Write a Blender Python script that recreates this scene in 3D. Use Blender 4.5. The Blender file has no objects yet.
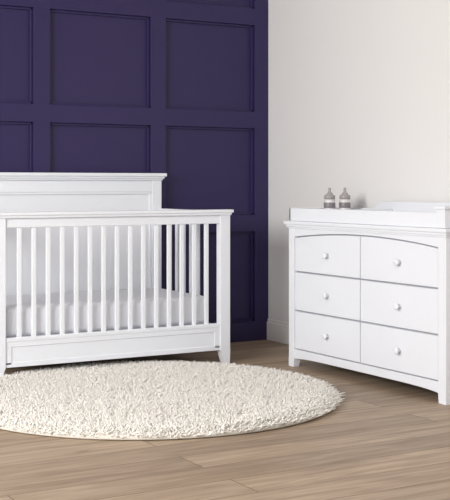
import bpy, bmesh, math, random
import numpy as np
from mathutils import Vector, Matrix
random.seed(3); np.random.seed(3)
S=bpy.context.scene
S.view_settings.view_transform='Standard'
S.view_settings.look='None'
S.view_settings.exposure=0.0

# ---------- materials ----------
def newmat(name):
    m=bpy.data.materials.new(name); m.use_nodes=True
    nt=m.node_tree; b=nt.nodes['Principled BSDF']
    return m,nt,b
def paint(name,col,rough=0.5,spec=0.4,bump=0.0,scale=60,var=0.02):
    m,nt,b=newmat(name)
    b.inputs['Roughness'].default_value=rough
    b.inputs['Specular IOR Level'].default_value=spec
    tc=nt.nodes.new('ShaderNodeTexCoord')
    n=nt.nodes.new('ShaderNodeTexNoise'); n.inputs['Scale'].default_value=scale; n.inputs['Detail'].default_value=4
    nt.links.new(tc.outputs['Object'],n.inputs['Vector'])
    mix=nt.nodes.new('ShaderNodeMix'); mix.data_type='RGBA'
    mix.inputs['A'].default_value=(*[c*(1-var) for c in col],1)
    mix.inputs['B'].default_value=(*[min(1,c*(1+var)) for c in col],1)
    nt.links.new(n.outputs['Fac'],mix.inputs['Factor'])
    nt.links.new(mix.outputs['Result'],b.inputs['Base Color'])
    if bump>0:
        bp=nt.nodes.new('ShaderNodeBump'); bp.inputs['Strength'].default_value=bump; bp.inputs['Distance'].default_value=0.002
        nt.links.new(n.outputs['Fac'],bp.inputs['Height']); nt.links.new(bp.outputs['Normal'],b.inputs['Normal'])
    return m
M_purple=paint('purple_paint',(0.029,0.0195,0.082),0.40,0.35,0.05,40)
M_wall=paint('warm_white_plaster',(0.80,0.788,0.772),0.9,0.1,0.1,120,0.01)
M_ceil=paint('ceiling_white',(0.85,0.84,0.82),0.9,0.1)
M_trim=paint('trim_white',(0.84,0.82,0.80),0.4,0.4)
M_white=paint('white_lacquer',(0.80,0.82,0.86),0.38,0.4,0,30,0.005)
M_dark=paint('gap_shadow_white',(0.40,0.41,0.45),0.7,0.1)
M_sheet=paint('cotton_sheet',(0.80,0.81,0.85),0.9,0.1,0.3,9,0.02)
M_rug=paint('cream_wool',(0.86,0.83,0.78),0.95,0.05,0,25,0.08)
M_rugb=paint('cream_wool_backing',(0.66,0.62,0.55),0.95,0.05)
M_bott=paint('bottle_milky',(0.72,0.70,0.70),0.3,0.5)
M_grey=paint('bottle_grey_band',(0.22,0.20,0.21),0.4,0.5)
M_nip=paint('bottle_silicone',(0.36,0.33,0.33),0.35,0.5)
M_pad=paint('changing_pad_vinyl',(0.82,0.83,0.86),0.5,0.3)

def floor_mat():
    m,nt,b=newmat('oak_planks'); L=nt.links.new; N=nt.nodes.new
    tc=N('ShaderNodeTexCoord')
    br=N('ShaderNodeTexBrick'); br.offset=0.37; br.offset_frequency=2
    br.inputs['Scale'].default_value=1; br.inputs['Brick Width'].default_value=2.1
    br.inputs['Row Height'].default_value=0.2; br.inputs['Mortar Size'].default_value=0.0026
    br.inputs['Mortar Smooth'].default_value=0.3
    br.inputs['Color1'].default_value=(0,0,0,1); br.inputs['Color2'].default_value=(1,1,1,1); br.inputs['Mortar'].default_value=(0.5,0.5,0.5,1)
    L(tc.outputs['Object'],br.inputs['Vector'])
    mp=N('ShaderNodeMapping'); mp.inputs['Scale'].default_value=(1.3,16,1)
    add=N('ShaderNodeVectorMath'); add.operation='MULTIPLY_ADD'
    L(br.outputs['Color'],add.inputs[0]); add.inputs[1].default_value=(7,3,5); L(tc.outputs['Object'],add.inputs[2])
    L(add.outputs[0],mp.inputs['Vector'])
    n1=N('ShaderNodeTexNoise'); n1.inputs['Scale'].default_value=1.6; n1.inputs['Detail'].default_value=8; n1.inputs['Roughness'].default_value=0.6; n1.inputs['Distortion'].default_value=0.6
    L(mp.outputs[0],n1.inputs['Vector'])
    mp2=N('ShaderNodeMapping'); mp2.inputs['Scale'].default_value=(6,140,1)
    L(add.outputs[0],mp2.inputs['Vector'])
    n2=N('ShaderNodeTexNoise'); n2.inputs['Scale'].default_value=1.0; n2.inputs['Detail'].default_value=4
    L(mp2.outputs[0],n2.inputs['Vector'])
    cr=N('ShaderNodeValToRGB')
    cr.color_ramp.elements[0].position=0.32; cr.color_ramp.elements[0].color=(0.30,0.222,0.155,1)
    cr.color_ramp.elements[1].position=0.66; cr.color_ramp.elements[1].color=(0.50,0.388,0.285,1)
    L(n1.outputs['Fac'],cr.inputs['Fac'])
    mm=N('ShaderNodeMix'); mm.data_type='RGBA'; mm.blend_type='MULTIPLY'; mm.inputs['Factor'].default_value=0.45
    L(cr.outputs['Color'],mm.inputs['A'])
    cr2=N('ShaderNodeValToRGB'); cr2.color_ramp.elements[0].position=0.35; cr2.color_ramp.elements[0].color=(0.65,0.62,0.6,1); cr2.color_ramp.elements[1].position=0.6; cr2.color_ramp.elements[1].color=(1,1,1,1)
    L(n2.outputs['Fac'],cr2.inputs['Fac']); L(cr2.outputs['Color'],mm.inputs['B'])
    vo=N('ShaderNodeTexVoronoi'); vo.inputs['Scale'].default_value=1.0
    mp3=N('ShaderNodeMapping'); mp3.inputs['Scale'].default_value=(1.3,3.1,1); L(add.outputs[0],mp3.inputs['Vector']); L(mp3.outputs[0],vo.inputs['Vector'])
    crk=N('ShaderNodeValToRGB'); crk.color_ramp.elements[0].position=0.015; crk.color_ramp.elements[0].color=(0.45,0.40,0.36,1); crk.color_ramp.elements[1].position=0.06; crk.color_ramp.elements[1].color=(1,1,1,1)
    L(vo.outputs['Distance'],crk.inputs['Fac'])
    mk=N('ShaderNodeMix'); mk.data_type='RGBA'; mk.blend_type='MULTIPLY'; mk.inputs['Factor'].default_value=0.8
    L(mm.outputs['Result'],mk.inputs['A']); L(crk.outputs['Color'],mk.inputs['B'])
    mt=N('ShaderNodeMix'); mt.data_type='RGBA'; mt.blend_type='MULTIPLY'; mt.inputs['Factor'].default_value=1
    cr3=N('ShaderNodeValToRGB'); cr3.color_ramp.elements[0].color=(0.80,0.79,0.78,1); cr3.color_ramp.elements[1].color=(1.07,1.06,1.05,1)
    L(br.outputs['Color'],cr3.inputs['Fac']); L(mk.outputs['Result'],mt.inputs['A']); L(cr3.outputs['Color'],mt.inputs['B'])
    ms=N('ShaderNodeMix'); ms.data_type='RGBA'
    L(br.outputs['Fac'],ms.inputs['Factor']); L(mt.outputs['Result'],ms.inputs['A']); ms.inputs['B'].default_value=(0.13,0.088,0.056,1)
    L(ms.outputs['Result'],b.inputs['Base Color'])
    b.inputs['Roughness'].default_value=0.5; b.inputs['Specular IOR Level'].default_value=0.25
    bp=N('ShaderNodeBump'); bp.inputs['Strength'].default_value=0.15; bp.inputs['Distance'].default_value=0.002
    L(n2.outputs['Fac'],bp.inputs['Height']); L(bp.outputs['Normal'],b.inputs['Normal'])
    return m
M_floor=floor_mat()

# ---------- mesh helpers ----------
def empty(name,loc=(0,0,0)):
    e=bpy.data.objects.new(name,None); e.location=loc; e.empty_display_size=0.1
    S.collection.objects.link(e); return e
def finish(bm,name,mat,parent=None,smooth=False):
    bmesh.ops.recalc_face_normals(bm,faces=bm.faces)
    me=bpy.data.meshes.new(name); bm.to_mesh(me); bm.free()
    me.materials.append(mat)
    if smooth:
        for p in me.polygons: p.use_smooth=True
    o=bpy.data.objects.new(name,me); S.collection.objects.link(o)
    if parent:
        o.parent=parent; o.matrix_parent_inverse=Matrix.Translation(-parent.location)
    return o
def addbox(bm,x0,x1,y0,y1,z0,z1,bev=0.0,seg=2):
    t=bmesh.new()
    bmesh.ops.create_cube(t,size=1)
    for v in t.verts:
        v.co=Vector(((x0+x1)/2+v.co.x*(x1-x0),(y0+y1)/2+v.co.y*(y1-y0),(z0+z1)/2+v.co.z*(z1-z0)))
    if bev>0: bmesh.ops.bevel(t,geom=t.edges[:],offset=bev,segments=seg,affect='EDGES',profile=0.5)
    me=bpy.data.meshes.new('t'); t.to_mesh(me); t.free(); bm.from_mesh(me); bpy.data.meshes.remove(me)
def boxes(name,lst,mat,parent=None,bev=0.002):
    bm=bmesh.new()
    for b in lst: addbox(bm,*b,bev=bev)
    return finish(bm,name,mat,parent)
def prism_x(bm,pts,x0,x1,bev=0.0):
    t=bmesh.new()
    a=[t.verts.new((x0,y,z)) for y,z in pts]; c=[t.verts.new((x1,y,z)) for y,z in pts]
    t.faces.new(a); t.faces.new(c[::-1]); n=len(pts)
    for i in range(n): t.faces.new((a[i],c[i],c[(i+1)%n],a[(i+1)%n]))
    bmesh.ops.recalc_face_normals(t,faces=t.faces)
    if bev>0:
        ed=[e for e in t.edges if abs(e.verts[0].co.x-e.verts[1].co.x)<1e-6]
        bmesh.ops.bevel(t,geom=ed,offset=bev,segments=2,affect='EDGES',profile=0.5)
    me=bpy.data.meshes.new('t'); t.to_mesh(me); t.free(); bm.from_mesh(me); bpy.data.meshes.remove(me)
def taper(bm,x0,x1,y0,y1,z0,z1,dx0,dx1,dy0,dy1):
    """box whose bottom face is shrunk by the given amounts per side"""
    top=[(x0,y0,z1),(x1,y0,z1),(x1,y1,z1),(x0,y1,z1)]
    bot=[(x0+dx0,y0+dy0,z0),(x1-dx1,y0+dy0,z0),(x1-dx1,y1-dy1,z0),(x0+dx0,y1-dy1,z0)]
    v=[bm.verts.new(p) for p in top+bot]
    bm.faces.new(v[:4]); bm.faces.new(v[7:3:-1])
    for i in range(4):
        j=(i+1)%4; bm.faces.new((v[i],v[4+i],v[4+j],v[j]))
def lathe(bm,prof,c,axis='Z',seg=32):
    rings=[]
    for r,h in prof:
        ring=[]
        for i in range(seg):
            a=2*math.pi*i/seg
            if axis=='Z': p=(c[0]+r*math.cos(a),c[1]+r*math.sin(a),c[2]+h)
            else: p=(c[0]-h,c[1]+r*math.cos(a),c[2]+r*math.sin(a))
            ring.append(bm.verts.new(p))
        rings.append(ring)
    for k in range(len(rings)-1):
        for i in range(seg):
            j=(i+1)%seg; bm.faces.new((rings[k][i],rings[k][j],rings[k+1][j],rings[k+1][i]))
    bm.faces.new(rings[0]); bm.faces.new(rings[-1])

# ---------- room ----------
WY=6.70; WX=4.217; XL=-2.2; YF=-1.5; H=2.75
boxes('floor',[(XL,WX+0.1,YF,WY+0.15,-0.05,0)],M_floor,bev=0)
boxes('ceiling',[(XL,WX+0.1,YF,WY+0.15,H,H+0.1)],M_ceil,bev=0)
boxes('wall_right',[(WX,WX+0.1,YF,WY+0.15,0,H)],M_wall,bev=0)
bm=bmesh.new()
addbox(bm,XL,WX,WY+0.040,WY+0.15,0,H)
period=0.8075; sw=0.11
stiles=[]; x=WX
while x>XL:
    stiles.append((max(x-sw,XL),x)); x-=period if x<WX-0.01 else 0.798
rails=[(0,0.135)]+[(0.753+0.71*i,0.868+0.71*i) for i in range(3)]+[(2.63,H)]
for a,b in rails: addbox(bm,XL,WX,WY,WY+0.041,a,b,0.003)
for a,b in stiles: addbox(bm,a,b,WY+0.0004,WY+0.041,0,H,0.003)
ss=sorted(stiles)
for i in range(len(ss)-1):
    xa=ss[i][1]; xb=ss[i+1][0]
    if xb-xa<0.1: continue
    for k in range(len(rails)-1):
        za=rails[k][1]; zb=rails[k+1][0]; w=0.015; y0=WY+0.022; y1=WY+0.041
        addbox(bm,xa,xb,y0,y1,za,za+w,0.003); addbox(bm,xa,xb,y0,y1,zb-w,zb,0.003)
        addbox(bm,xa,xa+w,y0,y1,za,zb,0.003); addbox(bm,xb-w,xb,y0,y1,za,zb,0.003)
finish(bm,'wall_back',M_purple)
boxes('baseboard_right',[(WX-0.016,WX,YF,WY,0,0.125),(WX-0.010,WX,YF,WY,0.12,0.145)],M_trim,bev=0.003)

# ---------- crib ----------
crib=empty('baby_crib',(2.72,6.30,0))
x0,x1,y0,y1=1.985,3.455,5.92,6.69
def P(n,l,b=0.003): return boxes(n,l,M_white,crib,b)
pw=0.068; pd=0.05
P('front_posts',[(x0,x0+pw,y0,y0+pd,0.09,0.895),(x1-pw,x1,y0,y0+pd,0.09,0.895)])
bm=bmesh.new()
taper(bm,x0,x0+pw,y0,y0+pd,0,0.092,0.0,0.03,0.006,0.0)
taper(bm,x1-pw,x1,y0,y0+pd,0,0.092,0.03,0.0,0.006,0.0)
hx1=3.352; hx0=2.035
taper(bm,hx0,hx0+pw,y1-0.06,y1,0,0.2,0,0.03,0,0)
taper(bm,hx1-pw,hx1,y1-0.06,y1,0,0.2,0.03,0,0,0)
finish(bm,'tapered_feet',M_white,crib)
P('front_top_cap',[(x0-0.015,x1+0.017,y0-0.015,y0+pd+0.012,0.908,0.927),(x0-0.007,x1+0.007,y0-0.008,y0+pd+0.006,0.894,0.909)],0.004)
P('front_top_rail',[(x0+pw,x1-pw,y0+0.01,y0+0.04,0.843,0.896)])
ax0,ax1=x0+pw,x1-pw
P('front_apron',[(ax0,ax1,y0+0.008,y0+0.04,0.195,0.225),(ax0,ax1,y0+0.008,y0+0.04,0.085,0.112),
   (ax0,ax0+0.035,y0+0.008,y0+0.04,0.10,0.20),(ax1-0.035,ax1,y0+0.008,y0+0.04,0.10,0.20),(ax0,ax1,y0+0.013,y0+0.034,0.10,0.20)],0.002)
P('front_lower_rail',[(ax0,ax1,y0+0.005,y0+0.044,0.222,0.245)],0.004)
ns=15; sl=[]
for i in range(ns):
    c=ax0+(ax1-ax0)*(i+1)/(ns+1); sl.append((c-0.0130,c+0.0130,y0+0.017,y0+0.033,0.24,0.848))
P('front_slats',sl,0.004)
P('headboard_posts',[(hx0,hx0+pw,y1-0.06,y1,0.19,1.11),(hx1-pw,hx1,y1-0.06,y1,0.19,1.11)])
P('headboard_cap',[(hx0-0.025,hx1+0.025,y1-0.09,y1+0.004,1.128,1.150),(hx0-0.014,hx1+0.014,y1-0.078,y1+0.002,1.114,1.129),(hx0-0.006,hx1+0.006,y1-0.068,y1,1.103,1.115)],0.004)
hb0,hb1=hx0+pw,hx1-pw
P('headboard_frame',[(hb0,hb1,y1-0.052,y1-0.012,1.028,1.106),(hb0,hb1,y1-0.052,y1-0.012,0.22,0.32)],0.004)
P('headboard_moulding',[(hb0,hb1,y1-0.047,y1-0.02,1.014,1.030),(hb0,hb0+0.014,y1-0.047,y1-0.02,0.31,1.028),(hb1-0.014,hb1,y1-0.047,y1-0.02,0.31,1.028)],0.004)
P('headboard_panel',[(hb0,hb1,y1-0.036,y1-0.015,0.30,1.035)])
for tag,sx in (('right',3.345),('left',2.020)):
    ya=y0+pd; yb=y1-0.06
    P('side_rail_'+tag,[(sx,sx+0.05,ya-0.01,yb+0.01,0.858,0.920),(sx,sx+0.045,ya-0.01,yb+0.01,0.12,0.235)])
    l=[]
    for i in range(6):
        c=ya+(yb-ya)*(i+1)/7; l.append((sx+0.012,sx+0.028,c-0.013,c+0.013,0.23,0.862))
    P('side_slats_'+tag,l,0.004)
P('mattress_support',[(ax0-0.01,3.36,y0+0.05,y1-0.06,0.205,0.235)])
bm=bmesh.new()
addbox(bm,2.07,3.335,y0+0.055,y1-0.065,0.237,0.410,0.035,5)
finish(bm,'crib_mattress',M_sheet,None,True)

# ---------- dresser ----------
dr=empty('dresser',(3.95,4.98,0))
dx=3.72; bx=4.195; dy0,dy1=4.285,5.685
def D(n,l,b=0.002,m=M_white): return boxes(n,l,m,dr,b)
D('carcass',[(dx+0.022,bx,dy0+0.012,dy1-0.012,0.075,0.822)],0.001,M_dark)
D('side_panels',[(dx+0.02,bx-0.01,dy0+0.006,dy0+0.02,0.06,0.822),(dx+0.02,bx-0.01,dy1-0.02,dy1-0.006,0.06,0.822)])
pw2=0.058
D('corner_posts',[(dx,dx+0.05,dy0,dy0+pw2,0.05,0.824),(dx,dx+0.05,dy1-pw2,dy1,0.05,0.824),(bx-0.05,bx,dy0,dy0+pw2,0.05,0.824),(bx-0.05,bx,dy1-pw2,dy1,0.05,0.824)],0.003)
bm=bmesh.new()
for xa,xb,xd0,xd1 in ((dx,dx+0.05,0.0,0.012),(bx-0.05,bx,0.012,0)):
    taper(bm,xa,xb,dy0,dy0+pw2,0,0.052,xd0,xd1,0,0.006)
    taper(bm,xa,xb,dy1-pw2,dy1,0,0.052,xd0,xd1,0.006,0)
finish(bm,'feet',M_white,dr)
D('top_slab',[(dx-0.022,bx+0.002,dy0-0.025,dy1+0.025,0.842,0.862),(dx-0.012,bx,dy0-0.014,dy1+0.014,0.828,0.843),(dx-0.005,bx,dy0-0.006,dy1+0.006,0.818,0.829)],0.003)
ia,ib=dy0+pw2,dy1-pw2
def arch(y): 
    t=(y-ia)/(ib-ia); return 0.768+0.036*(1-(2*t-1)**2)
bm=bmesh.new()
pts=[(ia-0.002,0.824),(ib+0.002,0.824)]+[(ib+(ia-ib)*i/40,arch(ib+(ia-ib)*i/40)) for i in range(41)]
prism_x(bm,pts,dx+0.002,dx+0.03,0.0015)
finish(bm,'arched_frieze',M_white,dr)
bm=bmesh.new()
pts=[(ia,0.105),(ib,0.105)]+[(ib+(ia-ib)*i/30,0.048+0.012*(1-abs(2*i/30-1)**6)) for i in range(31)]
prism_x(bm,pts,dx+0.004,dx+0.03,0.002)
finish(bm,'bottom_rail',M_white,dr)
mid=(ia+ib)/2; g=0.0042
cols=[(ia+g,mid-g),(mid+g,ib-g)]
rows=[(0.111,0.330),(0.339,0.559),(0.568,None)]
k=0
for ca,cb in cols:
    for za,zb in rows:
        k+=1; bm=bmesh.new()
        if zb: pts=[(ca,za),(cb,za),(cb,zb),(ca,zb)]
        else: pts=[(ca,za),(cb,za)]+[(cb+(ca-cb)*i/24,arch(cb+(ca-cb)*i/24)-0.007) for i in range(25)]
        prism_x(bm,pts,dx+0.003,dx+0.024,0.003)
        finish(bm,f'drawer_front_{k}',M_white,dr)
        bm=bmesh.new(); zc=(za+(zb or 0.785))/2
        lathe(bm,[(0.009,-0.002),(0.008,0.008),(0.0085,0.012),(0.015,0.017),(0.018,0.023),(0.0175,0.028),(0.012,0.032),(0.004,0.0335)],(dx+0.003,(ca+cb)/2-0.02,zc),'X',24)
        finish(bm,f'knob_{k}',M_white,dr,True)

# ---------- changing topper ----------
tp=empty('changing_table_topper',(3.95,4.98,0.863))
def T(n,l,b=0.003): return boxes(n,l,M_white,tp,b)
tz=0.8625
T('front_wall',[(dx+0.0,dx+0.018,dy0+0.05,dy1-0.005,tz,0.938)])
T('far_end_wall',[(dx,bx-0.01,dy1-0.022,dy1-0.004,tz,0.938)])
T('divider',[(dx+0.01,bx-0.02,5.26,5.276,tz,0.934)])
bm=bmesh.new()
pts=[(dy0+0.0,tz),(dy1-0.01,tz),(dy1-0.01,0.936)]
pts+=[(5.46-0.09*i/10,0.936+0.042*(0.5-0.5*math.cos(math.pi*i/10))) for i in range(11)]
pts+=[(dy0,0.978)]
prism_x(bm,pts,bx-0.028,bx-0.010,0.003)
finish(bm,'scrolled_back_wall',M_white,tp)
T('near_end_wall',[(dx-0.012,bx-0.02,dy0-0.005,dy0+0.06,tz,0.955),(dx-0.018,bx-0.02,dy0-0.012,dy0+0.068,0.955,0.972)],0.004)
bm=bmesh.new(); addbox(bm,dx+0.03,bx-0.04,dy0+0.08,5.25,tz,0.915,0.02,4)
o=finish(bm,'changing_pad',M_pad,tp,True)

# ---------- bottles ----------
def bottle(x,y):
    e=empty('baby_bottle',(x,y,tz))
    bm=bmesh.new()
    lathe(bm,[(0.028,0.0),(0.032,0.004),(0.033,0.02),(0.033,0.11),(0.031,0.122),(0.026,0.130)],(x,y,tz),'Z',32)
    finish(bm,'body',M_bott,e,True)
    bm=bmesh.new()
    lathe(bm,[(0.0335,0.075),(0.0345,0.078),(0.0345,0.105),(0.0335,0.108)],(x,y,tz),'Z',32)
    finish(bm,'label_band',M_grey,e,True)
    bm=bmesh.new()
    lathe(bm,[(0.028,0.126),(0.0325,0.128),(0.0325,0.148),(0.029,0.152),(0.018,0.154)],(x,y,tz),'Z',32)
    finish(bm,'collar',M_nip,e,True)
    bm=bmesh.new()
    lathe(bm,[(0.022,0.150),(0.019,0.160),(0.011,0.168),(0.008,0.176),(0.0085,0.186),(0.006,0.194),(0.002,0.196)],(x,y,tz),'Z',24)
    finish(bm,'nipple',M_nip,e,True)
bottle(3.935,5.57); bottle(4.025,5.54)

# ---------- rug ----------
R=0.972; cx,cy=2.535,5.165
rug=empty('round_shag_rug',(cx,cy,0))
bm=bmesh.new()
lathe(bm,[(R-0.03,0.001),(R-0.015,0.008),(R-0.025,0.022),(R-0.05,0.028),(0.01,0.028)],(cx,cy,0),'Z',96)
finish(bm,'backing',M_rugb,rug,True)
NT=60000
r=(R-0.02)*np.sqrt(np.random.rand(NT)); a=np.random.rand(NT)*2*np.pi
bxp=cx+r*np.cos(a); byp=cy+r*np.sin(a)
edge=np.clip((r-(R-0.07))/0.05,0,1)
rows_=4; sides=4
ang=np.random.rand(NT)*2*np.pi; lean=np.random.uniform(0.2,1.1,NT)
gx=np.sin(bxp*95+3*np.sin(byp*60))*np.sin(byp*88+3*np.sin(bxp*52))
dirx=np.cos(ang)*(1-edge*0.5)+np.cos(a)*edge*0.9; diry=np.sin(ang)*(1-edge*0.5)+np.sin(a)*edge*0.9
Ln=np.random.uniform(0.020,0.038,NT)+0.005*gx
ang2=ang+np.random.uniform(-1.5,1.5,NT)
verts=np.zeros((NT,rows_,sides,3),dtype=np.float32)
rad=np.random.uniform(0.0028,0.0042,NT)
for k_ in range(rows_):
    t=k_/(rows_-1)
    px=bxp+dirx*Ln*lean*t*0.7+np.cos(ang2)*Ln*0.35*t*t
    py=byp+diry*Ln*lean*t*0.7+np.sin(ang2)*Ln*0.35*t*t
    pz=0.022-0.012*edge+Ln*(1-0.30*lean*t)*t*(1-0.40*edge)
    rr=rad*(0.9,1.1,1.0,0.45)[k_]
    for s in range(sides):
        th=2*np.pi*s/sides
        verts[:,k_,s,0]=px+rr*np.cos(th); verts[:,k_,s,1]=py+rr*np.sin(th); verts[:,k_,s,2]=pz+ (rr*0.3*np.sin(th*1.0))
base=np.arange(NT)*rows_*sides
q=[]
for k_ in range(rows_-1):
    for s in range(sides):
        s2=(s+1)%sides
        q.append((k_*sides+s,k_*sides+s2,(k_+1)*sides+s2,(k_+1)*sides+s))
q.append(tuple((rows_-1)*sides+s for s in range(4)))
q=np.array(q)
F=(base[:,None,None]+q[None]).reshape(-1,4)
me=bpy.data.meshes.new('tufts')
me.vertices.add(NT*rows_*sides); me.vertices.foreach_set('co',verts.reshape(-1))
nf=len(F); me.loops.add(nf*4); me.loops.foreach_set('vertex_index',F.reshape(-1).astype(np.int32))
me.polygons.add(nf); me.polygons.foreach_set('loop_start',np.arange(nf,dtype=np.int32)*4)
me.polygons.foreach_set('loop_total',np.full(nf,4,dtype=np.int32))
me.polygons.foreach_set('use_smooth',np.ones(nf,dtype=bool))
me.update(calc_edges=True); me.materials.append(M_rug)
o=bpy.data.objects.new('tufts',me); S.collection.objects.link(o); o.parent=rug; o.matrix_parent_inverse=Matrix.Translation(-rug.location)

# ---------- light ----------
w=bpy.data.worlds.new('daylight'); S.world=w; w.use_nodes=True
bg=w.node_tree.nodes['Background']; bg.inputs[0].default_value=(0.95,0.97,1,1); bg.inputs[1].default_value=0.92
def area(name,loc,target,sx,sy,power,col):
    l=bpy.data.lights.new(name,'AREA'); l.shape='RECTANGLE'; l.size=sx; l.size_y=sy; l.energy=power; l.color=col
    o=bpy.data.objects.new(name,l); o.location=loc
    o.rotation_euler=(Vector(target)-Vector(loc)).to_track_quat('-Z','Y').to_euler(); S.collection.objects.link(o)
area('window_light',(-1.9,2.9,2.1),(3.6,5.2,0.7),2.0,1.6,260,(1,0.99,0.98))

# ---------- camera ----------
cam=bpy.data.cameras.new('camera'); co=bpy.data.objects.new('camera',cam); S.collection.objects.link(co)
cam.sensor_fit='HORIZONTAL'; cam.sensor_width=36; cam.lens=36*1140/450
cam.shift_y=-66/450
co.location=(0,0,1.08); co.rotation_euler=(math.radians(90),0,math.radians(-30))
S.camera=co
